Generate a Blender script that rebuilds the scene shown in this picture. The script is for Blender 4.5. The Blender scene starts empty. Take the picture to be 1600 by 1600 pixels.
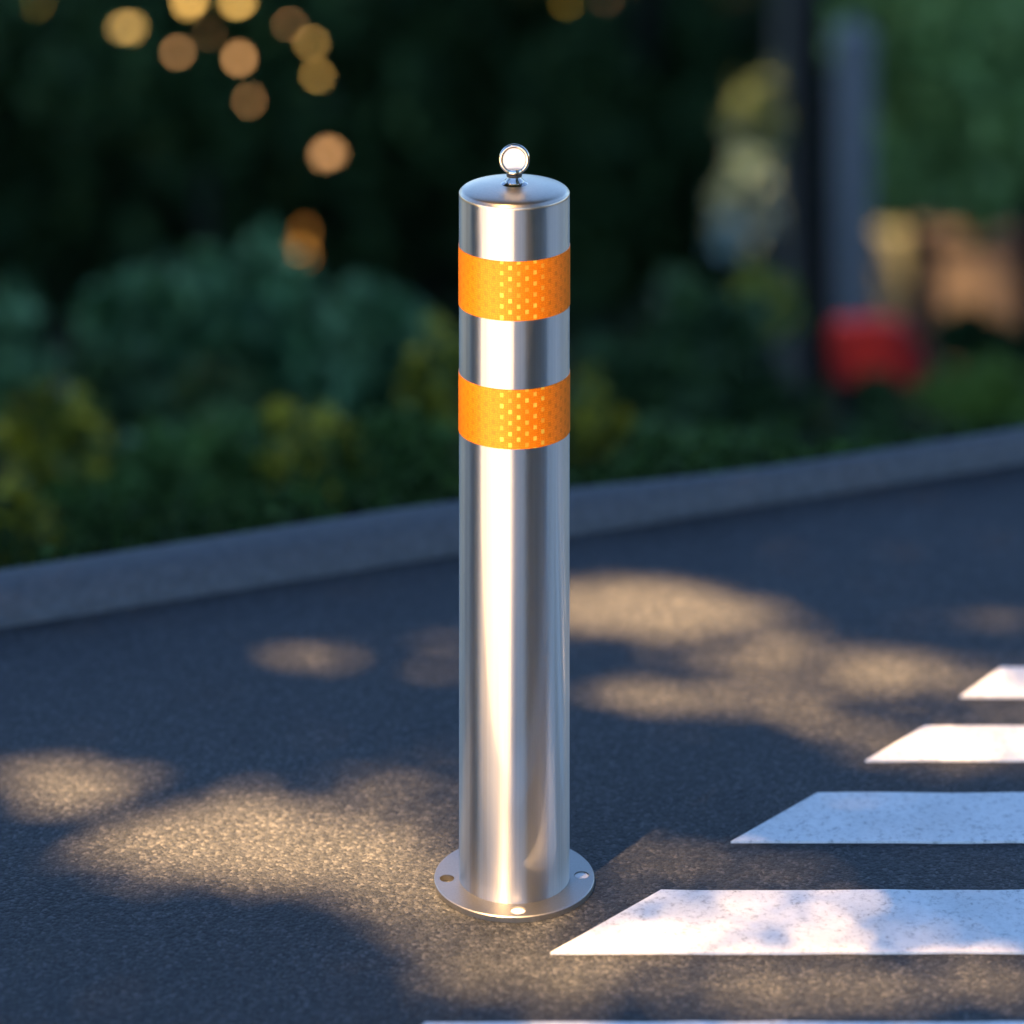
import bpy, bmesh, math, random
import numpy as np
from mathutils import Vector

rng = np.random.default_rng(7)
random.seed(7)
R = math.radians
SC = bpy.context.scene
COL = SC.collection

# ------------------------------------------------------------------ viewpoint
F = 5157.0                 # focal length in photo pixels (1600 px frame)
CAM_H, CAM_D = 2.5, 5.0    # the camera stands 5 m in front of the bollard, 2.5 m up


def at(px, py, z):
    """a point seen at photo pixel px,py at depth z"""
    return Vector(((px - 800) / F * z, z - CAM_D, CAM_H - (py + 1200) / F * z))


def ground(px, py, h=0.0):
    z = F * (CAM_H - h) / (py + 1200)
    return Vector(((px - 800) / F * z, z - CAM_D, h))


# ------------------------------------------------------------------ helpers
def tag(o, label=None, cat=None, group=None, kind=None):
    if label: o['label'] = label
    if cat: o['category'] = cat
    if group: o['group'] = group
    if kind: o['kind'] = kind
    return o


def empty(name, loc, label, cat, group=None):
    o = bpy.data.objects.new(name, None)
    o.empty_display_size = 0.1
    o.location = loc
    COL.objects.link(o)
    return tag(o, label, cat, group)


def link(name, me, mat, parent=None, loc=(0, 0, 0)):
    o = bpy.data.objects.new(name, me)
    if mat: me.materials.append(mat)
    o.location = loc
    if parent: o.parent = parent
    COL.objects.link(o)
    return o


def smooth(me, flag=True):
    me.polygons.foreach_set('use_smooth', [flag] * len(me.polygons))


def bm_obj(name, bm, mat, parent=None, loc=(0, 0, 0), sm=True, angle=35):
    bmesh.ops.recalc_face_normals(bm, faces=bm.faces)
    if sm:
        for e in bm.edges:
            if len(e.link_faces) == 2 and e.calc_face_angle(0) > R(angle):
                e.smooth = False
    me = bpy.data.meshes.new(name)
    bm.to_mesh(me); bm.free()
    smooth(me, sm)
    return link(name, me, mat, parent, loc)


def lathe(bm, prof, n=128, closed=False):
    """profile of (radius, height) turned about Z"""
    rings = []
    for r, h in prof:
        if r < 1e-6:
            rings.append([bm.verts.new((0, 0, h))])
        else:
            rings.append([bm.verts.new((r * math.cos(2 * math.pi * i / n), r * math.sin(2 * math.pi * i / n), h)) for i in range(n)])
    pairs = list(zip(rings, rings[1:]))
    if closed: pairs.append((rings[-1], rings[0]))
    for a, b in pairs:
        for i in range(n):
            j = (i + 1) % n
            vs = []
            for v in ((a[i % len(a)], a[j % len(a)], b[j % len(b)], b[i % len(b)])):
                if v not in vs: vs.append(v)
            if len(vs) > 2: bm.faces.new(vs)


def box(bm, x0, x1, y0, y1, z0, z1):
    v = [bm.verts.new(p) for p in ((x0, y0, z0), (x1, y0, z0), (x1, y1, z0), (x0, y1, z0), (x0, y0, z1), (x1, y0, z1), (x1, y1, z1), (x0, y1, z1))]
    for f in ((0, 3, 2, 1), (4, 5, 6, 7), (0, 1, 5, 4), (1, 2, 6, 5), (2, 3, 7, 6), (3, 0, 4, 7)):
        bm.faces.new([v[i] for i in f])


def tube(bm, pts, radii, n=10, wob=0.0):
    pts = [Vector(p) for p in pts]
    rings = []
    for i, p in enumerate(pts):
        d = (pts[min(i + 1, len(pts) - 1)] - pts[max(i - 1, 0)]).normalized()
        u = d.cross(Vector((0, 1, 0.13))).normalized(); w = d.cross(u)
        rings.append([bm.verts.new(p + (u * math.cos(a) + w * math.sin(a)) * radii[i] * (1 + wob * random.uniform(-1, 1)))
                      for a in [2 * math.pi * k / n for k in range(n)]])
    for a, b in zip(rings, rings[1:]):
        for i in range(n):
            bm.faces.new((a[i], a[(i + 1) % n], b[(i + 1) % n], b[i]))
    bm.faces.new(rings[0][::-1]); bm.faces.new(rings[-1])


def leaf_mesh(name, P, size, up=0.3, face=None, aspect=0.55):
    """many small leaf blades: P (N,3) centres, size (N,)"""
    P = np.asarray(P, float); n = len(P)
    size = np.broadcast_to(np.asarray(size, float), (n,))
    nr = rng.normal(size=(n, 3))
    nr[:, 2] += up
    if face is not None:
        nr = nr * 0.35 + np.asarray(face)
    nr /= np.linalg.norm(nr, axis=1)[:, None]
    t = rng.normal(size=(n, 3)); t -= (t * nr).sum(1)[:, None] * nr
    t /= np.linalg.norm(t, axis=1)[:, None]
    b = np.cross(nr, t)
    L = size[:, None] * 0.5
    W = L * aspect
    V = np.stack([P - t * L, P + b * W - t * L * 0.15 + nr * L * .15, P + t * L, P - b * W - t * L * 0.15 + nr * L * .15], 1).reshape(-1, 3)
    me = bpy.data.meshes.new(name)
    me.vertices.add(n * 4); me.vertices.foreach_set('co', V.ravel())
    me.loops.add(n * 4); me.loops.foreach_set('vertex_index', np.arange(n * 4, dtype=np.int32))
    me.polygons.add(n)
    me.polygons.foreach_set('loop_start', np.arange(0, n * 4, 4, dtype=np.int32))
    me.polygons.foreach_set('loop_total', np.full(n, 4, dtype=np.int32))
    me.update(calc_edges=True)
    return me


def clump_points(n, c, r, nclump=14, spread=0.42, lower=0.85):
    """leaf centres gathered in clumps over an uneven crown of radii r at c"""
    c = np.array(c); r = np.array(r)
    d = rng.normal(size=(nclump, 3)); d /= np.linalg.norm(d, axis=1)[:, None]
    cc = d * (rng.uniform(0.15, 0.8, nclump) ** 0.6)[:, None]
    k = rng.integers(0, nclump, n)
    q = rng.normal(size=(n, 3)); q /= np.linalg.norm(q, axis=1)[:, None]
    rad = rng.uniform(0.25, 1.0, n) ** 0.5 * spread * rng.uniform(0.6, 1.25, nclump)[k]
    p = cc[k] + q * rad[:, None]
    p[:, 2] = np.maximum(p[:, 2], -lower - rng.uniform(0, .15, n))
    return c + p * r


# ------------------------------------------------------------------ materials
def mat(name):
    m = bpy.data.materials.new(name); m.use_nodes = True
    nt = m.node_tree
    return m, nt, nt.nodes['Principled BSDF']


def N(nt, t, **kw):
    n = nt.nodes.new(t)
    for k, v in kw.items(): setattr(n, k, v)
    return n


def ramp(nt, fac, stops):
    r = N(nt, 'ShaderNodeValToRGB')
    el = r.color_ramp.elements
    while len(el) < len(stops): el.new(0.5)
    for e, (p, c) in zip(el, stops):
        e.position = p; e.color = (*c, 1)
    nt.links.new(fac, r.inputs[0])
    return r.outputs[0]


def noise(nt, scale, detail=3, rough=.55, vec=None):
    n = N(nt, 'ShaderNodeTexNoise')
    n.inputs['Scale'].default_value = scale; n.inputs['Detail'].default_value = detail
    n.inputs['Roughness'].default_value = rough
    nt.links.new(vec if vec else N(nt, 'ShaderNodeTexCoord').outputs['Object'], n.inputs['Vector'])
    return n.outputs[0]


def bump(nt, bsdf, h, strength, dist):
    b = N(nt, 'ShaderNodeBump')
    b.inputs['Strength'].default_value = strength; b.inputs['Distance'].default_value = dist
    nt.links.new(h, b.inputs['Height']); nt.links.new(b.outputs[0], bsdf.inputs['Normal'])


def mul(nt, a, b):
    m = N(nt, 'ShaderNodeMix', data_type='RGBA', blend_type='MULTIPLY')
    m.inputs[0].default_value = 1
    nt.links.new(a, m.inputs[6]); nt.links.new(b, m.inputs[7])
    return m.outputs[2]


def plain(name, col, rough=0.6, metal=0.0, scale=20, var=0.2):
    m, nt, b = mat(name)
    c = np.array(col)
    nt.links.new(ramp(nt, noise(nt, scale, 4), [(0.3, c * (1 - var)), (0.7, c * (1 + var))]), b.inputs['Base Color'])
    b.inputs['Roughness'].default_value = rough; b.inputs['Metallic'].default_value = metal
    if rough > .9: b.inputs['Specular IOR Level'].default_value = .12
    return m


def leaf_mat(name, cols, rough=0.55, spec=0.3):
    m, nt, b = mat(name)
    g = N(nt, 'ShaderNodeNewGeometry')
    stops = [(i / max(1, len(cols) - 1), c) for i, c in enumerate(cols)]
    nt.links.new(ramp(nt, g.outputs['Random Per Island'], stops), b.inputs['Base Color'])
    b.inputs['Roughness'].default_value = rough
    b.inputs['Specular IOR Level'].default_value = spec
    return m


def asphalt():
    m, nt, b = mat('asphalt')
    v = N(nt, 'ShaderNodeTexVoronoi'); v.inputs['Scale'].default_value = 190
    nt.links.new(N(nt, 'ShaderNodeTexCoord').outputs['Object'], v.inputs['Vector'])
    sep = N(nt, 'ShaderNodeSeparateColor'); nt.links.new(v.outputs['Color'], sep.inputs[0])
    stone = ramp(nt, sep.outputs[0], [(0.0, (.016, .018, .020)), (0.5, (.033, .0355, .038)), (0.85, (.050, .0515, .053)), (1.0, (.090, .090, .089))])
    fine = ramp(nt, noise(nt, 420, 2), [(0.35, (.74, .74, .74)), (0.65, (1.24, 1.24, 1.24))])
    big = ramp(nt, noise(nt, 2.2, 4), [(0.35, (.86, .86, .86)), (0.65, (1.1, 1.1, 1.1))])
    nt.links.new(mul(nt, mul(nt, stone, fine), big), b.inputs['Base Color'])
    b.inputs['Roughness'].default_value = .66
    b.inputs['Specular IOR Level'].default_value = .3
    h = N(nt, 'ShaderNodeMath', operation='MULTIPLY_ADD')
    nt.links.new(v.outputs['Distance'], h.inputs[0]); h.inputs[1].default_value = -1.0
    nt.links.new(noise(nt, 300, 2), h.inputs[2])
    bump(nt, b, h.outputs[0], .8, .003)
    return m


def road_paint():
    m, nt, b = mat('road_paint')
    w = ramp(nt, noise(nt, 95, 8, .75), [(0.27, (.04, .04, .04)), (0.36, (.50, .50, .49)), (0.47, (.76, .76, .74)), (0.7, (.86, .86, .84))])
    w2 = ramp(nt, noise(nt, 7, 4), [(0.3, (.86, .86, .86)), (0.6, (1, 1, 1))])
    nt.links.new(mul(nt, w, w2), b.inputs['Base Color'])
    b.inputs['Roughness'].default_value = .55
    bump(nt, b, noise(nt, 260, 3), .5, .0015)
    return m


def steel(name, rough, aniso, rot, tint=(1, 1, 1)):
    m, nt, b = mat(name)
    b.inputs['Metallic'].default_value = 1
    b.inputs['Anisotropic'].default_value = aniso
    b.inputs['Anisotropic Rotation'].default_value = rot
    tg = N(nt, 'ShaderNodeTangent', direction_type='RADIAL', axis='Z')
    nt.links.new(tg.outputs[0], b.inputs['Tangent'])
    mp = N(nt, 'ShaderNodeMapping'); mp.inputs['Scale'].default_value = (1, 1, .004)
    nt.links.new(N(nt, 'ShaderNodeTexCoord').outputs['Object'], mp.inputs[0])
    n = noise(nt, 300, 2, vec=mp.outputs[0])
    nt.links.new(ramp(nt, n, [(0.3, np.array(tint) * .67), (0.7, np.array(tint) * .75)]), b.inputs['Base Color'])
    rr = N(nt, 'ShaderNodeMapRange'); rr.inputs[3].default_value = rough * .9; rr.inputs[4].default_value = rough * 1.1
    nt.links.new(noise(nt, 9, 4), rr.inputs[0]); nt.links.new(rr.outputs[0], b.inputs['Roughness'])
    return m


def polish(m, fac, rough):
    nt = m.node_tree; a = nt.nodes['Principled BSDF']
    b = N(nt, 'ShaderNodeBsdfPrincipled'); b.inputs['Metallic'].default_value = 1; b.inputs['Roughness'].default_value = rough
    nt.links.new(a.inputs['Base Color'].links[0].from_socket, b.inputs['Base Color'])
    mx = N(nt, 'ShaderNodeMixShader'); mx.inputs[0].default_value = fac
    nt.links.new(a.outputs[0], mx.inputs[1]); nt.links.new(b.outputs[0], mx.inputs[2])
    nt.links.new(mx.outputs[0], nt.nodes['Material Output'].inputs[0])
    return m


def reflective_tape():
    """orange prismatic tape: fine honeycomb weave, with sparkle painted in as small yellow squares"""
    m, nt, b = mat('reflective_tape')
    tc = N(nt, 'ShaderNodeTexCoord'); sp = N(nt, 'ShaderNodeSeparateXYZ')
    nt.links.new(tc.outputs['Object'], sp.inputs[0])
    an = N(nt, 'ShaderNodeMath', operation='ARCTAN2')
    ng = N(nt, 'ShaderNodeMath', operation='MULTIPLY'); ng.inputs[1].default_value = -1
    nt.links.new(sp.outputs[1], ng.inputs[0])
    nt.links.new(sp.outputs[0], an.inputs[0]); nt.links.new(ng.outputs[0], an.inputs[1])   # 0 at the front

    def M(op, a, b2=None, c=None):
        x = N(nt, 'ShaderNodeMath', operation=op)
        for i, v in enumerate((a, b2, c)):
            if v is None: continue
            if isinstance(v, (int, float)): x.inputs[i].default_value = v
            else: nt.links.new(v, x.inputs[i])
        return x.outputs[0]
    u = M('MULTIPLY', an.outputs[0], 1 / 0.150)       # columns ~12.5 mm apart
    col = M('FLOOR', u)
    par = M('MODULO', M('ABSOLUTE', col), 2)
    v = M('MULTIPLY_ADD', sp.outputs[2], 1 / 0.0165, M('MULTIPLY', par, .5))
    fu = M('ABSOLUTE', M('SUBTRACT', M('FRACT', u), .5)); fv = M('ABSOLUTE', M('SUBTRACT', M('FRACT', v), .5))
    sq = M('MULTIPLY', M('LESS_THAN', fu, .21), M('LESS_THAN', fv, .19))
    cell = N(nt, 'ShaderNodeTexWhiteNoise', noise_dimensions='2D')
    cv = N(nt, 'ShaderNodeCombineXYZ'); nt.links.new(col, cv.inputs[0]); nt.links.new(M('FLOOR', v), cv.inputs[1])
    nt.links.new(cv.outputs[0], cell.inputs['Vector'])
    win = M('MULTIPLY', M('GREATER_THAN', col, -2.5), M('LESS_THAN', col, 3.5))     # painted glints, on the front-facing columns only
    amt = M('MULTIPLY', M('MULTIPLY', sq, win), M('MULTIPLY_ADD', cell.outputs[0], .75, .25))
    # weave
    w = N(nt, 'ShaderNodeTexVoronoi'); w.inputs['Scale'].default_value = 1.0
    wc = N(nt, 'ShaderNodeCombineXYZ')
    nt.links.new(M('MULTIPLY', an.outputs[0], 27), wc.inputs[0]); nt.links.new(M('MULTIPLY', sp.outputs[2], 320), wc.inputs[1])
    nt.links.new(wc.outputs[0], w.inputs['Vector']); w.inputs['Randomness'].default_value = .35
    base = ramp(nt, w.outputs['Distance'], [(0.15, TAPE[0]), (0.55, TAPE[1])])
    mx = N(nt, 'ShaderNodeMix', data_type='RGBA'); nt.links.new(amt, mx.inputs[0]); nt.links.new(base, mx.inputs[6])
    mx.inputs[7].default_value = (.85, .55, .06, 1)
    # darker dots between
    dots = M('MULTIPLY', M('MULTIPLY', sq, M('SUBTRACT', 1, win)), .35)
    mx2 = N(nt, 'ShaderNodeMix', data_type='RGBA'); nt.links.new(dots, mx2.inputs[0]); nt.links.new(mx.outputs[2], mx2.inputs[6])
    mx2.inputs[7].default_value = (.4, .09, .002, 1)
    nt.links.new(mx2.outputs[2], b.inputs['Base Color'])
    b.inputs['Roughness'].default_value = .42; b.inputs['Metallic'].default_value = .2
    b.inputs['Specular IOR Level'].default_value = .25
    bump(nt, b, w.outputs['Distance'], .25, .0006)
    return m


TAPE = ((.95, .245, .003), (.78, .165, .002))

MAT = dict(
    asphalt=asphalt(), paint=road_paint(),
    steel=polish(steel('brushed_steel', .38, 1.0, .25, (.65, .625, .59)), .17, .10), steel_flat=steel('polished_steel', .34, 0, 0, (.76, .655, .525)),
    plate_steel=steel('plate_steel', .42, 0, 0, (.47, .445, .40)),
    chrome=steel('chrome', .10, 0, 0, (.66, .61, .55)),
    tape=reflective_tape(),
    white=plain('white_fill', (.75, .72, .68), .4, var=.02),
    rubber=plain('black_rubber', (.012, .012, .012), .6),
    kerb=plain('kerb_concrete', (.082, .083, .085), .85, scale=60, var=.25),
    slab=plain('reflector_concrete', (.74, .78, .82), .85, scale=30, var=.06),
    soil=plain('soil', (.035, .04, .02), .95, scale=6, var=.4),
    bark=plain('dark_bark', (.012, .011, .009), 1.0, scale=30, var=.4),
    greybark=plain('grey_bark', (.12, .11, .09), .95, scale=20, var=.3),
    post=plain('grey_concrete', (.20, .195, .18), .85, scale=20, var=.1),
    red=plain('red_paint', (.25, .016, .014), .5, var=.1),
    darkmetal=plain('dark_metal', (.02, .022, .024), .5),
    beige=plain('beige_render', (.11, .085, .065), .9, scale=5, var=.15),
    cream=plain('cream_render', (.12, .13, .09), .9, scale=5, var=.1),
    teal=leaf_mat('teal_leaves', [(.02, .06, .02), (.065, .165, .05), (.22, .38, .15)]),
    green=leaf_mat('green_leaves', [(.035, .075, .015), (.08, .17, .03), (.15, .27, .06)]),
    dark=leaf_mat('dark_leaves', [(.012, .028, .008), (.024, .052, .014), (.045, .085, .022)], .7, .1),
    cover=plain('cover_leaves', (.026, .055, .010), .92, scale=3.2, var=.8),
    bright=leaf_mat('bright_leaves', [(.10, .16, .02), (.16, .25, .03), (.22, .30, .04)]),
    yellow=leaf_mat('yellow_leaves', [(.03, .07, .01), (.12, .14, .012), (.62, .46, .02)]),
    olive=leaf_mat('olive_leaves', [(.03, .06, .015), (.11, .17, .06), (.20, .25, .13)]),
    pale=leaf_mat('pale_blossom', [(.06, .12, .07), (.20, .30, .24), (.34, .46, .42)]),
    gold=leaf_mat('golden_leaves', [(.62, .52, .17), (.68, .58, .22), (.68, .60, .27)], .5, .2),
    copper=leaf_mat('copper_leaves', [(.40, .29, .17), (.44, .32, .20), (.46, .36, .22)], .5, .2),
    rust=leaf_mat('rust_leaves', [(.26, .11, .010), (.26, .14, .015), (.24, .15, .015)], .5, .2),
    mid=leaf_mat('mid_leaves', [(.018, .045, .012), (.04, .085, .02), (.08, .14, .035)]),
    lush=leaf_mat('lush_leaves', [(.08, .14, .03), (.20, .32, .07), (.30, .42, .12)]),
    canopy=leaf_mat('canopy_leaves', [(.03, .06, .02), (.05, .09, .03), (.07, .11, .04)]),
)

# ------------------------------------------------------------------ sun
SUN_EL = 66.0
SUN_AZ = math.atan2(-.574, -.819)
SV = np.array([math.sin(SUN_AZ) * math.cos(R(SUN_EL)), math.cos(SUN_AZ) * math.cos(R(SUN_EL)), math.sin(R(SUN_EL))])

# ------------------------------------------------------------------ bollard
bol = empty('bollard', (0.0035, 0, 0), 'polished steel bollard with two orange reflective bands and a ring on top', 'bollard')
RT = .0838
TOP = 1.0466
bm = bmesh.new()
lathe(bm, [(RT - .003, .006), (RT, .006), (RT, TOP - .004)], 192)
bm_obj('tube', bm, MAT['steel'], bol)
bm = bmesh.new()
capp = [(RT, TOP - .004), (RT + .0003, TOP - .0015), (RT - .0006, TOP), (RT - .002, TOP + .0008)]
capp += [(RT * math.cos(a) * .975, TOP + .0008 + .0115 * math.sin(a)) for a in [R(x) for x in range(6, 91, 6)]]
capp[-1] = (0, capp[-1][1])
lathe(bm, capp, 192)
cap = bm_obj('cap', bm, MAT['steel_flat'], bol, angle=50)
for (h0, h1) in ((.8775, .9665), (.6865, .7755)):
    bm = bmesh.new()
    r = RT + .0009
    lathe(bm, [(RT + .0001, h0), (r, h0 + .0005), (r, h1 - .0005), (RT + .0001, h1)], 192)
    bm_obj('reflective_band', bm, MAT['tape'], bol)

# base plate with three drilled holes
RF, HR, HOLE = .1213, .1022, .0112
hole_ang = [R(-87), R(184), R(2), R(94)]
bm = bmesh.new()


def ringv(r, h, n, cx=0, cy=0):
    return [bm.verts.new((cx + r * math.cos(2 * math.pi * i / n), cy + r * math.sin(2 * math.pi * i / n), h)) for i in range(n)]


def loop_edges(vs):
    return [bm.edges.new((vs[i], vs[(i + 1) % len(vs)])) for i in range(len(vs))]


TH = .0095
for h in (TH, 0.0005):
    es = loop_edges(ringv(RF - (.0012 if h == TH else 0), h, 160)) + loop_edges(ringv(RT - .004, h, 128))
    for a in hole_ang:
        es += loop_edges(ringv(HOLE, h, 28, HR * math.cos(a), HR * math.sin(a)))
    bmesh.ops.triangle_fill(bm, use_beauty=True, edges=es)


def wall(r, n, cx=0, cy=0, h0=0.0005, h1=TH, r1=None):
    a = ringv(r, h0, n, cx, cy); b = ringv(r if r1 is None else r1, h1, n, cx, cy)
    for i in range(n): bm.faces.new((a[i], a[(i + 1) % n], b[(i + 1) % n], b[i]))


wall(RF, 160, h1=TH - .0012)
wall(RF, 160, h0=TH - .0012, h1=TH, r1=RF - .0012)
for a in hole_ang: wall(HOLE, 28, HR * math.cos(a), HR * math.sin(a))
bmesh.ops.remove_doubles(bm, verts=bm.verts, dist=1e-5)
plate = bm_obj('base_plate', bm, MAT['plate_steel'], bol, sm=True, angle=20)
for i in (0, 2):  # added discs standing for white seen through the open holes
    bm = bmesh.new()
    lathe(bm, [(HOLE - .0004, .0006), (HOLE - .0004, .0076), (HOLE - .002, .0083), (0, .0085)], 28)
    bm_obj('added_hole_disc', bm, MAT['white'], plate, (HR * math.cos(hole_ang[i]), HR * math.sin(hole_ang[i]), 0))

# eye bolt on the cap
AP = TOP + .0125
eye = bm_obj('eye_bolt', (lambda b: (lathe(b, [(0, AP - .004), (.0200, AP - .0035), (.0205, AP - .0005), (.0185, AP + .0012), (.0150, AP + .0030), (.0145, AP + .0046), (.0110, AP + .0080), (.0105, AP + .0105), (0, AP + .0105)], 64), b)[1])(bmesh.new()), MAT['chrome'], bol)
bm = bmesh.new(); lathe(bm, [(0, AP + .0100), (.0112, AP + .0102), (.0120, AP + .0115), (.0120, AP + .0135), (.0112, AP + .0148), (0, AP + .0150)], 48)
bm_obj('washer', bm, MAT['rubber'], eye)
bm = bmesh.new(); lathe(bm, [(0, AP + .0150), (.0110, AP + .0150), (.0125, AP + .0170), (.0125, AP + .0205), (.0112, AP + .0225), (0, AP + .0225)], 48)
bm_obj('collar', bm, MAT['chrome'], eye)
RC = 2.5 - (249 + 1200) / F * 5.0
bm = bmesh.new()
n1, n2, MR, mr = 72, 20, .0203, .0034
rv = [[bm.verts.new(((MR + mr * math.cos(b)) * math.cos(a), mr * math.sin(b), RC + (MR + mr * math.cos(b)) * math.sin(a)))
       for b in [2 * math.pi * j / n2 for j in range(n2)]] for a in [2 * math.pi * i / n1 for i in range(n1)]]
for i in range(n1):
    for j in range(n2):
        bm.faces.new((rv[i][j], rv[(i + 1) % n1][j], rv[(i + 1) % n1][(j + 1) % n2], rv[i][(j + 1) % n2]))
bm_obj('ring', bm, MAT['chrome'], eye)
bm = bmesh.new()
lathe(bm, [(0, -.0012), (.0172, -.0012), (.0172, .0012), (0, .0012)], 64)  # added disc in place of the white visible through the open ring
bmesh.ops.rotate(bm, verts=bm.verts, cent=(0, 0, 0), matrix=__import__('mathutils').Matrix.Rotation(R(90), 3, 'X'))
tag(bm_obj('added_ring_disc', bm, MAT['white'], eye, (0, 0, RC)), 'added white disc standing for the white seen through the open ring')

# ------------------------------------------------------------------ road, kerb, slope
KX0, KS = 1.280, .405          # front foot of the kerb: y = KX0 + KS*x


def ky(x):
    return KX0 + KS * x


def kw(x):
    """the kerb is broad on the left and narrows where the verge creeps over it"""
    t = min(1, max(0, (x + .25) / .85)); t = t * t * (3 - 2 * t)
    return .70 - .43 * t


def sheet(name, xs, ys, hfun, material):
    V = [(x, yfun, h) for x in xs for (yfun, h) in [(y, hfun(x, y)) for y in ys(x)]]
    m = len(ys(xs[0]))
    Fc = [(i * m + j, (i + 1) * m + j, (i + 1) * m + j + 1, i * m + j + 1) for i in range(len(xs) - 1) for j in range(m - 1)]
    me = bpy.data.meshes.new(name); me.from_pydata(V, [], Fc); me.update()
    return link(name, me, material)


xs = [-60, -40, -25, -15, -10, -7] + [x * .125 for x in range(-48, 49)] + [7, 10, 15, 25, 40, 60]
road = tag(sheet('road', xs, lambda x: [-60, -20, -6, -2, -.9, 0, 1, ky(x) + .02] if ky(x) > 1.2 else [-60, -50, -45, -42, -40, -39, -38, ky(x) + .02], lambda x, y: 0, MAT['asphalt']), kind='structure')
road.data.clear_geometry()
road.data.from_pydata([(x, y, 0) for x in xs for y in (-60, ky(x) + .02)], [], [(2 * i, 2 * i + 2, 2 * i + 3, 2 * i + 1) for i in range(len(xs) - 1)])
road.data.update()

prof = [(0, -.02), (.0, .006), (.012, .019), (.035, .034), (.065, .045), (.10, .051), (.19, .054), (.21, .048), (.22, -.05)]
V = [(x, ky(x) + d * kw(x), h) for x in xs for d, h in prof]
m = len(prof)
me = bpy.data.meshes.new('kerb')
me.from_pydata(V, [], [(i * m + j, (i + 1) * m + j, (i + 1) * m + j + 1, i * m + j + 1) for i in range(len(xs) - 1) for j in range(m - 1)])
me.update(); smooth(me)
tag(link('kerb', me, MAT['kerb']), kind='structure')


def slope_h(x, y):
    d = y - ky(x) - .215 * kw(x)
    if d <= 0: return .035
    s = .03 - .43 * d
    return -4.1 + math.log(1 + math.exp((s + 4.1) * 2.5)) / 2.5 + .04 * math.sin(x * 2.1 + y) * min(1, d)


offs = [0] + [.3 * 1.16 ** k - .3 for k in range(1, 42)]
ox = [x * .5 for x in range(-40, 41)]
xs2 = [-160, -100, -60, -40, -28] + ox + [28, 40, 60, 100, 160]
sheet('slope', xs2, lambda x: [ky(x) + .214 * kw(x) + o for o in offs], slope_h, MAT['soil'])
tag(bpy.data.objects['slope'], kind='structure'); smooth(bpy.data.objects['slope'].data)
bpy.data.objects['slope'].name = 'ground'

# added unseen pale reflector, whitening the steel's reflection
bm = bmesh.new()
box(bm, -12, -.06, -12, -.47, -.05, .012)
bmesh.ops.bevel(bm, geom=[e for e in bm.edges], offset=.004, segments=2, affect='EDGES')
tag(bm_obj('reflector_slab', bm, MAT['slab']), kind='structure')

# crosswalk stripes
STR = [((520, 1720), (665, 1596), 'white crosswalk stripe cut off by the bottom edge of the photo, nearest the viewer'),
       ((860, 1487), (1033, 1390), 'long worn white crosswalk stripe whose pointed end lies beside the bollard base'),
       ((1142, 1314), (1277, 1238), 'white crosswalk stripe lying wholly in blue shade, second beyond the bollard base'),
       ((1352, 1187), (1445, 1133), 'sunlit white crosswalk stripe just beyond the blue shaded stripe'),
       ((1500, 1088), (1565, 1042), 'short sunlit white crosswalk stripe at the right edge, farthest from the viewer')]
for (a, b, lab) in STR:
    A = ground(*a, .004); B = ground(*b, .004)
    bm = bmesh.new()
    xe = 3.6
    k = 60
    lo, hi = [], []
    for i in range(k + 1):
        t = i / k
        j0, j1 = (random.uniform(-.0018, .0018), random.uniform(-.0018, .0018))
        lo.append(bm.verts.new((A.x + (xe - A.x) * t, A.y + j0, .004)))
        hi.append(bm.verts.new((B.x + (xe - B.x) * t, B.y + j1, .004)))
    dn = [bm.verts.new((v.co.x, v.co.y, .0004)) for v in lo]
    for i in range(k):
        bm.faces.new((lo[i], lo[i + 1], hi[i + 1], hi[i]))
        bm.faces.new((dn[i], dn[i + 1], lo[i + 1], lo[i]))
    tag(bm_obj('crosswalk_stripe', bm, MAT['paint'], sm=False), lab, 'road marking', 'crosswalk stripes')

# ------------------------------------------------------------------ plants beyond the kerb
LIT = []          # points that stand in a sunbeam: (point, radius)


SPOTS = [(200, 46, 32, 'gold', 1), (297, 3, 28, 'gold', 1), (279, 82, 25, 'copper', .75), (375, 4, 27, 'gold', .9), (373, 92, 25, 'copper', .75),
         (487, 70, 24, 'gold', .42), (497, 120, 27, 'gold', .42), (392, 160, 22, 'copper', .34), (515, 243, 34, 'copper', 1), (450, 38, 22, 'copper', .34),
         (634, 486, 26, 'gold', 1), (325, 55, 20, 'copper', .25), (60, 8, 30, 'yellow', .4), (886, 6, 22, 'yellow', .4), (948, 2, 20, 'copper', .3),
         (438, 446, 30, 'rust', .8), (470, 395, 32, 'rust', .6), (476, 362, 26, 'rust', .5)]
for (px, py, r, m, s_) in SPOTS:
    zz = 14.2 if m == 'rust' else 12.0
    LIT.append((np.array(at(px, py, zz)), .07 if py > 480 else .15, r * .9 * zz / F))
for (px, py, z, r, see) in ((1190, 195, 15.0, .15, .24), (1160, 320, 14.6, .16, .24), (1415, 420, 17.2, .18, .2), (1500, 430, 17.2, .16, .16), (1560, 440, 17.2, .12, .12),
                            (1370, 545, 12.0, .10, .2), (1190, 480, 13.0, .12, 0)):
    LIT.append((np.array(at(px, py, z)), r, see))


def gp(P):
    """where the sunbeam through P meets road level"""
    P = np.asarray(P, float)
    return P - SV * (P[..., 2:3] / SV[2])


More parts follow.
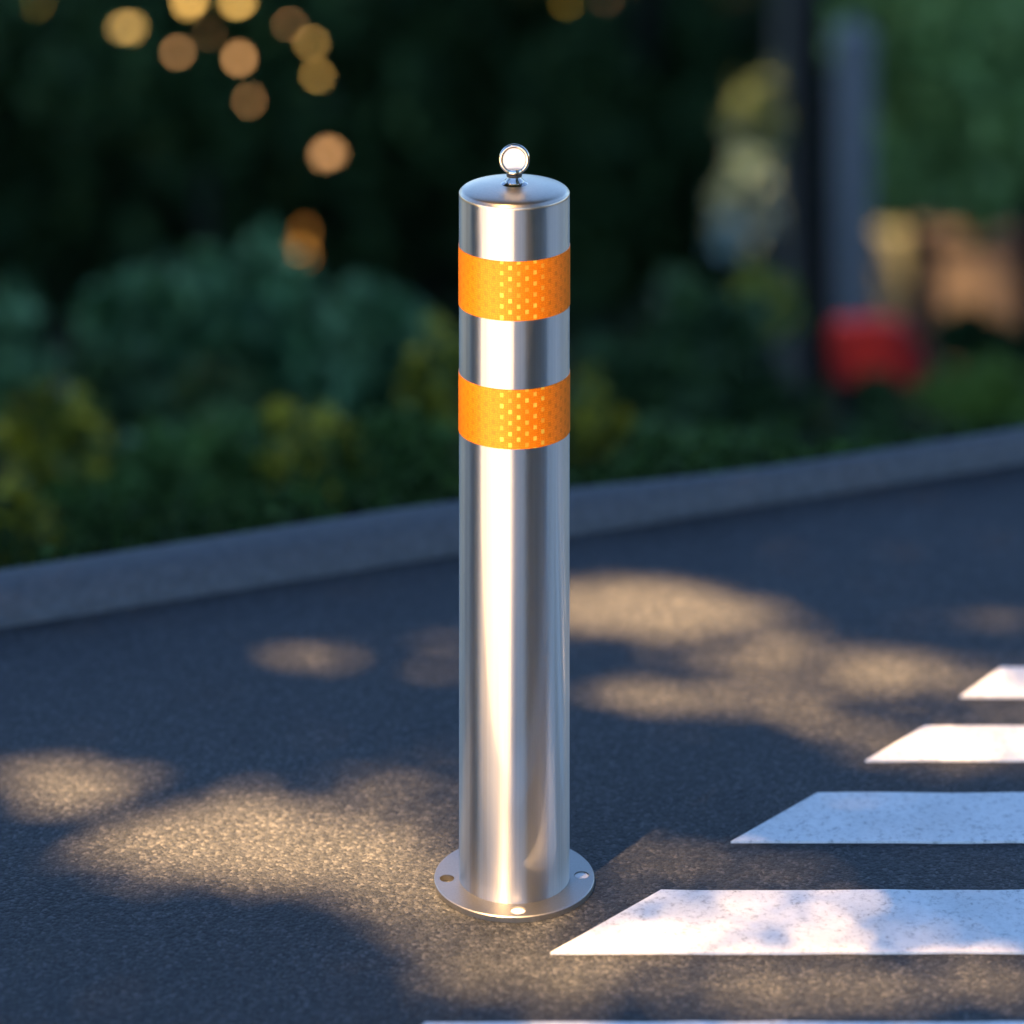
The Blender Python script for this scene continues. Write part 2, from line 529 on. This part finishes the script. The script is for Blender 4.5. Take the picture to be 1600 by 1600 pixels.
def clear(P, origin=(0, 0, 0)):
    """keep sunbeams, and the gaps in the crowns one sees the lit leaves through, free of leaves"""
    Q = np.asarray(P, float) + np.array(origin)
    keep = np.ones(len(Q), bool)
    cam = np.array((0, -CAM_D, CAM_H))
    for L, r, see in LIT:
        for d, rr in ((SV, r * 1.3 + .10), ((cam - L) / np.linalg.norm(cam - L), see)):
            if rr <= 0: continue
            v = Q - L; t = v @ d
            dist = np.linalg.norm(v - t[:, None] * d, axis=1)
            keep &= ~((dist < rr) & (t > .12))
    return P[keep]


def bush(px, py, z, rx, ry, m, label, n=1500, leaf=.07, lit=0, name='bush', cat='bush', group=None, nclump=30):
    c = at(px, py, z); k = z / F
    gz = slope_h(c.x, c.y)
    root = empty(name, (c.x, c.y, gz), label, cat, group)
    cz = c.z - gz
    P = clump_points(n, (0, 0, cz), (rx * k, max(rx, ry) * k * .8, ry * k), nclump, .27)
    P[:, 2] = np.maximum(P[:, 2], .02)
    link('foliage', leaf_mesh('foliage', P, rng.uniform(.6, 1.3, n) * leaf), MAT[m], root)
    bm = bmesh.new()
    for i in range(6):
        e = Vector((random.uniform(-.5, .5) * rx * k, random.uniform(-.4, .4) * rx * k, cz + random.uniform(-.1, .5) * ry * k))
        tube(bm, [(random.uniform(-.02, .02), random.uniform(-.02, .02), -.05), e * .5 + Vector((0, 0, .02)), e], [.012, .008, .004], 6)
    bm_obj('stem', bm, MAT['bark'], root)
    return root


BUSHES = [
    (40, 600, 10.8, 150, 150, 'teal', 'blue green bush at the left edge behind the yellow flecked bush', 1500, .15),
    (265, 545, 10.9, 130, 165, 'teal', 'tall blue green bush with a rounded top, in front of the dark wood', 1500, .15),
    (425, 555, 10.9, 125, 170, 'teal', 'blue green bush just below the orange leaves', 1500, .15),
    (580, 600, 10.7, 130, 170, 'teal', 'blue green bush nearest the left side of the bollard', 1500, .15),
    (160, 660, 10.4, 130, 120, 'mid', 'dark leafy bush between the two leftmost blue green bushes', 1500, .12),
    (345, 680, 10.4, 130, 110, 'mid', 'dark leafy bush below the tallest blue green bush', 1500, .12),
    (520, 610, 10.8, 110, 120, 'mid', 'dark leafy bush above the round yellow bush', 1300, .12),
    (150, 770, 9.0, 130, 110, 'green', 'low dark green bush between the two yellow flecked bushes, by the kerb', 2000, .08),
    (330, 750, 9.0, 130, 110, 'green', 'small dark green bush left of the round yellow bush', 2000, .08),
    (600, 735, 9.0, 130, 100, 'green', 'low green bush between the round yellow bush and the bollard', 2000, .08),
    (100, 695, 9.0, 105, 105, 'yellow', 'yellow flecked bush near the left edge above the kerb', 620, .075),
    (480, 705, 8.8, 92, 78, 'yellow', 'round yellow bush in the middle of the left hand planting', 700, .085),
    (15, 835, 8.0, 95, 85, 'yellow', 'low yellowish bush in the left corner against the kerb', 600, .06),
    (685, 610, 9.2, 60, 120, 'yellow', 'upright yellow green bush hugging the left side of the bollard', 500, .06),
    (925, 670, 9.0, 50, 90, 'yellow', 'small yellow tinged bush right of the lower orange band', 500, .06),
    (1000, 590, 11.0, 140, 150, 'mid', 'dark bush directly right of the lower orange band', 1500, .10),
    (1140, 600, 11.5, 130, 140, 'mid', 'wide green bush left of the dark tree trunk', 2000, .10),
    (1190, 480, 13.0, 60, 70, 'green', 'small lime green bush below the pale blossom, left of the trunk', 700, .09),
    (1090, 720, 9.4, 170, 60, 'green', 'low green bush along the kerb between bollard and trunk', 1800, .08),
    (1360, 705, 11.0, 120, 26, 'mid', 'low green bush under the red board', 1300, .08),
    (1360, 640, 13.2, 90, 55, 'mid', 'dark leafy bush hiding the foot of the grey post', 1100, .10),
    (1540, 630, 11.5, 120, 65, 'bright', 'bright green low bush at the right edge above the kerb', 1800, .09),
    (1540, 545, 14.5, 90, 55, 'dark', 'dark bush in front of the beige wall', 1200, .1),
]
for (px, py, z, rx, ry, m, lab, n, lf) in BUSHES:
    bush(px, py, z, rx, ry, m, lab, n, lf, group='bushes beyond the kerb')

# low cover on the slope
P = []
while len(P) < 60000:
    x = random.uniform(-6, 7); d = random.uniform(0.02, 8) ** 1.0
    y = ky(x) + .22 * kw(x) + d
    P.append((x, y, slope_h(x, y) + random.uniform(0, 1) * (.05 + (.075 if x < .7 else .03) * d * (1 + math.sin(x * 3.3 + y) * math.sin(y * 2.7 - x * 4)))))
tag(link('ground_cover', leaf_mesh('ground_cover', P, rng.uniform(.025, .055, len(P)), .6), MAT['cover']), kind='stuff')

# dark wood closing the view
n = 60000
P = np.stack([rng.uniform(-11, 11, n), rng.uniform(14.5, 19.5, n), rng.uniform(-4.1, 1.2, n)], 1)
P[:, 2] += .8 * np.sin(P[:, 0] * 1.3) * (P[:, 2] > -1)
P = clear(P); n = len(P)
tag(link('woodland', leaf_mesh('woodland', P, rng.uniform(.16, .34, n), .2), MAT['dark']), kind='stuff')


def trunk_tree(name, px, w_px, z, top, m, label, crown=None, cat='tree', lean=0, group='trees beyond the kerb'):
    b = at(px, 600, z); gz = slope_h(b.x, b.y); r = w_px / 2 * z / F
    root = empty(name, (b.x, b.y, gz), label, cat, group)
    bm = bmesh.new()
    H = top - gz
    pts = [(lean * t * t + .02 * math.sin(t * 9), .02 * math.cos(t * 7), -.1 + (H + .1) * t) for t in [i / 10 for i in range(11)]]
    tube(bm, pts, [r * (1.25 if i == 0 else 1.05 if i == 1 else 1 - .045 * i) for i in range(11)], 14, .05)
    for i in range(7):
        a = random.uniform(0, 6.28); h = H * random.uniform(.62, .95)
        s = Vector((lean * (h / H) ** 2, 0, h)); e = s + Vector((math.cos(a) * 1.2, math.sin(a) * 1.2, random.uniform(.4, 1.0)))
        tube(bm, [s, s.lerp(e, .5) + Vector((0, 0, .08)), e], [r * .4, r * .25, r * .1], 7, .05)
    bm_obj('trunk', bm, MAT[m], root, angle=80)
    if crown:
        cm, cpx, cpy, cr, n, lf = crown
        c = at(cpx, cpy, z) - Vector((b.x, b.y, gz))
        k = z / F
        P = clear(clump_points(n, c, np.array(cr) * k, 26, .36, 1.0), (b.x, b.y, gz)); n = len(P)
        link('crown', leaf_mesh('crown', P, rng.uniform(.6, 1.3, n) * lf), MAT[cm], root)
    return root


trunk_tree('broadleaf_tree', 1272, 58, 14.0, 1.0, 'bark', 'dark tree trunk left of the grey post, rising out of the photo', ('dark', 1240, -700, (700, 700, 330), 5000, .14))
trunk_tree('broadleaf_tree', 1232, 44, 16.0, .6, 'greybark', 'thin grey brown tree trunk beside the pale blossom, behind the dark trunk', ('dark', 1080, -250, (260, 250, 200), 3000, .14))
trunk_tree('broadleaf_tree', 1612, 56, 15.0, .8, 'bark', 'dark tree trunk cut by the right edge of the photo', ('lush', 1530, 120, (230, 200, 240), 6500, .13))
trunk_tree('broadleaf_tree', 1420, 20, 17.0, .6, 'bark', 'mid green tree filling the upper right behind the grey post', ('lush', 1440, 170, (190, 200, 190), 5500, .14))
trunk_tree('broadleaf_tree', 1010, 40, 17.5, .6, 'bark', 'dark green tree behind the top of the bollard, on its right', ('dark', 1010, 220, (200, 200, 260), 6000, .15))

gold = trunk_tree('golden_tree', 330, 30, 13.4, .6, 'bark', 'dark tree hung with small golden sunlit leaf clusters at the upper left', ('dark', 330, -40, (330, 260, 260), 7000, .13))
gb = Vector(gold.location)
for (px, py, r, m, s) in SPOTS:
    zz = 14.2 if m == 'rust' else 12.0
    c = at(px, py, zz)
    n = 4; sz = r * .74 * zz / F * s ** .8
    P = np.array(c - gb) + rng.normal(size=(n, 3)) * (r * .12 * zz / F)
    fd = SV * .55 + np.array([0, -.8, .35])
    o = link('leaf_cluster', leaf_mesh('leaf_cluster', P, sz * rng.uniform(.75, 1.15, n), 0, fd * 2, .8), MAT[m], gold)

bush(1190, 195, 15.0, 75, 95, 'olive', 'pale olive sunlit shrub top left of the dark trunk', 300, .09, .2, 'shrub', 'shrub', 'bushes beyond the kerb')
bush(1160, 320, 14.6, 55, 120, 'pale', 'pale blossoming shrub left of the grey brown trunk', 260, .09, .2, 'shrub', 'shrub', 'bushes beyond the kerb')

# grey post
b = at(1333, 620, 14.4); gz = slope_h(b.x, b.y)
post = empty('post', (b.x, b.y, gz), 'blue grey concrete post right of the dark trunk', 'post')
hw = 29 * 14.4 / F; ht = at(1333, 45, 14.4).z - gz
bm = bmesh.new(); box(bm, -hw, hw, -hw, hw, -.1, ht - .04)
bmesh.ops.bevel(bm, geom=list(bm.edges), offset=.015, segments=2, affect='EDGES'); bm_obj('shaft', bm, MAT['post'], post)
bm = bmesh.new(); lathe(bm, [(hw * 1.45, ht - .04), (hw * 1.5, ht - .02), (0, ht + .05)], 4)
bmesh.ops.rotate(bm, verts=bm.verts, cent=(0, 0, 0), matrix=__import__('mathutils').Matrix.Rotation(R(45), 3, 'Z'))
bm_obj('post_cap', bm, MAT['post'], post, sm=False)

# red arched board on legs
zr = 12.0
b = at(1370, 600, zr); gz = slope_h(b.x, b.y); k = zr / F
rb = empty('red_board', (b.x, b.y, gz), 'red arched board standing on two dark legs in front of the grey post', 'sign')
zc = at(1370, 545, zr).z - gz
bm = bmesh.new()
out = [(-70, -48), (-74, 10), (-68, 40), (0, 46), (46, 40), (72, 6), (80, -50), (38, -48), (22, -32), (0, -26), (-26, -30), (-36, -46)]
fr = [bm.verts.new((x * k, -.04, zc + y * k)) for x, y in out]; bk = [bm.verts.new((x * k, .04, zc + y * k)) for x, y in out]
bm.faces.new(fr); bm.faces.new(bk[::-1])
for i in range(len(out)): bm.faces.new((fr[i], fr[(i + 1) % len(out)], bk[(i + 1) % len(out)], bk[i]))
bm_obj('board', bm, MAT['red'], rb, sm=False)
for x in (-58, 62):
    bm = bmesh.new(); tube(bm, [(x * k, 0, -.05), (x * k, 0, zc - 44 * k)], [.028, .028], 12)
    bm_obj('leg', bm, MAT['darkmetal'], rb)

# beige wall with a cream pier
zw = 17.2
a0, a1 = at(1440, 420, zw), at(1900, 420, zw + 1.0)
gz = slope_h(a0.x, a0.y)
gw = empty('garden_wall', (a0.x, a0.y, gz), 'low beige garden wall with a cream pier, between grey post and right trunk', 'wall')
top = at(1500, 375, zw).z - gz
bm = bmesh.new(); box(bm, 0, a1.x - a0.x, 0, .2, -.2, top); bm_obj('wall_panel', bm, MAT['beige'], gw, sm=False)
bm = bmesh.new(); box(bm, -.03, a1.x - a0.x, -.03, .23, top, top + .05); bm_obj('coping', bm, MAT['beige'], gw, sm=False)
pw = 75 * zw / F
bm = bmesh.new(); box(bm, -pw - .031, -.031, -.05, .22, -.2, at(1400, 362, zw).z - gz)
bmesh.ops.bevel(bm, geom=list(bm.edges), offset=.015, segments=2, affect='EDGES'); bm_obj('pier', bm, MAT['cream'], gw, sm=False)


# ------------------------------------------------------------------ unseen gobo trees, crowns cut to cast the sun pools
# sunlight that reaches road level, by place: (px, py, rx, ry, tilt, transmission)
POOLS = [
    (430, 1325, 250, 62, 3, 1.0), (620, 1365, 230, 62, 12, .62), (260, 1345, 170, 34, 0, .4), (560, 1275, 190, 36, 8, .22),
    (110, 1226, 125, 38, 4, .55), (500, 1024, 85, 17, 3, .6), (690, 1045, 40, 12, 0, .4), (705, 995, 45, 12, 0, .3), (690, 1225, 150, 25, 5, .2),
    (830, 1480, 220, 60, 8, .34), (1300, 1538, 420, 36, 0, .5), (880, 1545, 200, 50, 0, .3), (930, 1350, 120, 50, 0, .16), (1150, 1352, 150, 22, 4, .2),
    (1090, 1440, 240, 56, 0, .11), (1340, 1475, 160, 26, 0, .10),
    (1000, 952, 190, 42, 3, 1.0), (1150, 975, 130, 22, 6, .5), (1190, 1020, 270, 30, 6, .62), (1300, 1050, 230, 38, 5, .62), (1050, 1085, 100, 28, 3, .55), (1180, 1105, 170, 28, 8, .6),
    (1500, 970, 80, 14, 0, .25), (1330, 1140, 110, 22, 5, .5), (1520, 1160, 190, 42, 0, .17), (1580, 1065, 120, 45, 0, .18), (1450, 1060, 90, 30, 0, .5),
]
HOLES = [(1350, 1103, 95, 10, 6), (1060, 1045, 120, 13, 4), (1000, 1005, 160, 12, 0)]
BAX = np.array([-SV[0], -SV[1]]) / math.hypot(SV[0], SV[1])
SHL = (TOP + .045) / math.tan(R(SUN_EL))


BOL_T = .16


def transmission(g):
    """g (N,2) at road level -> share of sun let through the crowns"""
    x, y = g[:, 0], g[:, 1]
    z = np.maximum(y + CAM_D, .5)
    px = x / z * F + 800; py = F * CAM_H / z - 1200
    T = np.full(len(g), .0)
    for cx, cy, rx, ry, t, s in POOLS:
        ct, st = math.cos(R(t)), math.sin(R(t))
        dx, dy = px - cx, py - cy
        q = ((dx * ct + dy * st) / rx) ** 2 + ((-dx * st + dy * ct) / ry) ** 2
        T = np.maximum(T, s * np.clip((1.45 - q) / .9, 0, 1))
    for cx, cy, rx, ry, t in HOLES:
        ct, st = math.cos(R(t)), math.sin(R(t))
        dx, dy = px - cx, py - cy
        q = ((dx * ct + dy * st) / rx) ** 2 + ((-dx * st + dy * ct) / ry) ** 2
        T = np.where(q < 1, T * .12, T)
    # the bollard itself stands in a beam
    s = x * BAX[0] + y * BAX[1]; w = np.abs(-x * BAX[1] + y * BAX[0])
    T = np.where((s > -.05) & (s < SHL) & (w < .048), BOL_T, T)
    # crown gap that sunlights the unseen reflector
    az = np.degrees(np.arctan2(x, -y))
    T = np.where((y < -.45) & (az > -72) & (az < -7) & (x > -7) & (y > -7), 1.0, T)
    for Pl, r, _ in LIT:
        q = gp(Pl)
        T = np.where((x - q[0]) ** 2 + (y - q[1]) ** 2 < r * r, 1.0, T)
    return T


def canopy_leaves(x0, x1, y0, y1, t0, t1, leaf, layers):
    area = leaf * leaf * .55 * .5 * .62
    n = int((x1 - x0) * (y1 - y0) * math.sin(R(SUN_EL)) * layers / area)
    g = np.stack([rng.uniform(x0, x1, n), rng.uniform(y0, y1, n)], 1)
    T = np.clip(transmission(g), .0, 1)
    keep = rng.uniform(size=n) < np.clip(-np.log(np.maximum(T, math.exp(-layers))) / layers, 0, 1)
    g = g[keep]
    t = rng.uniform(t0, t1, len(g))
    P = np.concatenate([g, np.zeros((len(g), 1))], 1) + SV * t[:, None]
    return P, rng.uniform(.8, 1.2, len(g)) * leaf


def gobo_tree(label, base, P, S, r):
    root = empty('gobo_tree', base, label, 'tree', 'unseen gobo trees over the road')
    q = P - np.array(base)
    link('crown', leaf_mesh('crown', q, S, .8), MAT['canopy'], root)
    bm = bmesh.new()
    c = q.mean(0); hh = c[2]
    tube(bm, [(0, 0, -.2), (0, 0, hh * .4), Vector(c) * .15 + Vector((0, 0, hh * .55)), Vector(c) * .4 + Vector((0, 0, hh * .45))], [r * 1.3, r, r * .8, r * .5], 12, .05)
    bm_obj('trunk', bm, MAT['bark'], root, angle=80)


P, S = canopy_leaves(-3.4, 4.6, -2.2, 4.2, 8.6, 11.0, .075, 8)
gobo_tree('unseen leafy tree added left of the viewer, gapped to dapple the near road', (-3.9, -2.2, 0), P, S, .13)
P, S = canopy_leaves(-12, 4, 4.2, 22, 19, 24, .30, 8)
gobo_tree('unseen tall broad tree added left of the viewer to shade the slope', (-14, 2.5, 0), P, S, .3)
P, S = canopy_leaves(4, 14, 4.2, 22, 19, 24, .30, 8)
gobo_tree('unseen tall tree added on the left to shade the right hand wood', (-9.5, 4.0, 0), P, S, .3)

# added unseen leaf screens that darken bands in the steel's reflection
def added_screen(label, a, b, h, th=.5):
    a, b = np.array(a), np.array(b); d = b - a; L = np.linalg.norm(d); d /= L; nn = np.array([-d[1], d[0]])
    root = empty('added_screen', (*a, 0), label, 'added_screen', 'added leaf screens on the near side')
    n = int(L * h * 900)
    u, v, k = rng.uniform(0, L, n), rng.uniform(-th / 2, th / 2, n), rng.uniform(0, h, n)
    P = np.stack([d[0] * u + nn[0] * v, d[1] * u + nn[1] * v, k], 1)
    link('foliage', leaf_mesh('foliage', P, rng.uniform(.07, .13, n)), MAT['dark'], root)
    bm = bmesh.new()
    for i in range(int(L / .6) + 1):
        q = d * min(L, i * .6 + .1)
        tube(bm, [(q[0], q[1], -.1), (q[0] + .03, q[1], h * .5), (q[0], q[1] + .03, h * .85)], [.03, .025, .012], 7)
    bm_obj('stem', bm, MAT['bark'], root)


added_screen('tall dark leaf screen added unseen on the right of the viewer', (1.9, -4.2), (2.5, -.95), 6.0)
added_screen('short dark leaf screen added unseen on the left of the viewer', (-2.9, -.70), (-2.75, .45), 2.6)

# ------------------------------------------------------------------ light
w = bpy.data.worlds.new('World'); SC.world = w; w.use_nodes = True
sky = w.node_tree.nodes.new('ShaderNodeTexSky'); sky.sky_type = 'NISHITA'
sky.sun_disc = False; sky.sun_elevation = R(SUN_EL); sky.sun_rotation = SUN_AZ % (2 * math.pi)
bg = w.node_tree.nodes['Background']; bg.inputs[1].default_value = .05; sky.ozone_density = 6; sky.dust_density = 0; sky.air_density = .8
w.node_tree.links.new(sky.outputs[0], bg.inputs[0])
ld = bpy.data.lights.new('sun', 'SUN'); ld.energy = 4.8; ld.angle = R(.7); ld.color = (1, .61, .28)
lo = bpy.data.objects.new('sun', ld); COL.objects.link(lo)
lo.rotation_euler = Vector(SV).to_track_quat('Z', 'Y').to_euler()

# ------------------------------------------------------------------ camera
cd = bpy.data.cameras.new('camera'); co = bpy.data.objects.new('camera', cd); COL.objects.link(co)
co.location = (0, -CAM_D, CAM_H); co.rotation_euler = (R(90), 0, 0)
cd.sensor_width = 36; cd.lens = F / 1600 * 36; cd.shift_y = -1.25
cd.clip_start = .1; cd.clip_end = 1000
cd.dof.use_dof = True; cd.dof.focus_distance = 4.98; cd.dof.aperture_fstop = 1.2
SC.camera = co
SC.view_settings.view_transform = 'Standard'; SC.view_settings.look = 'None'
SC.view_settings.exposure = 3.2; SC.view_settings.gamma = 1
SC.cycles.max_bounces = 8
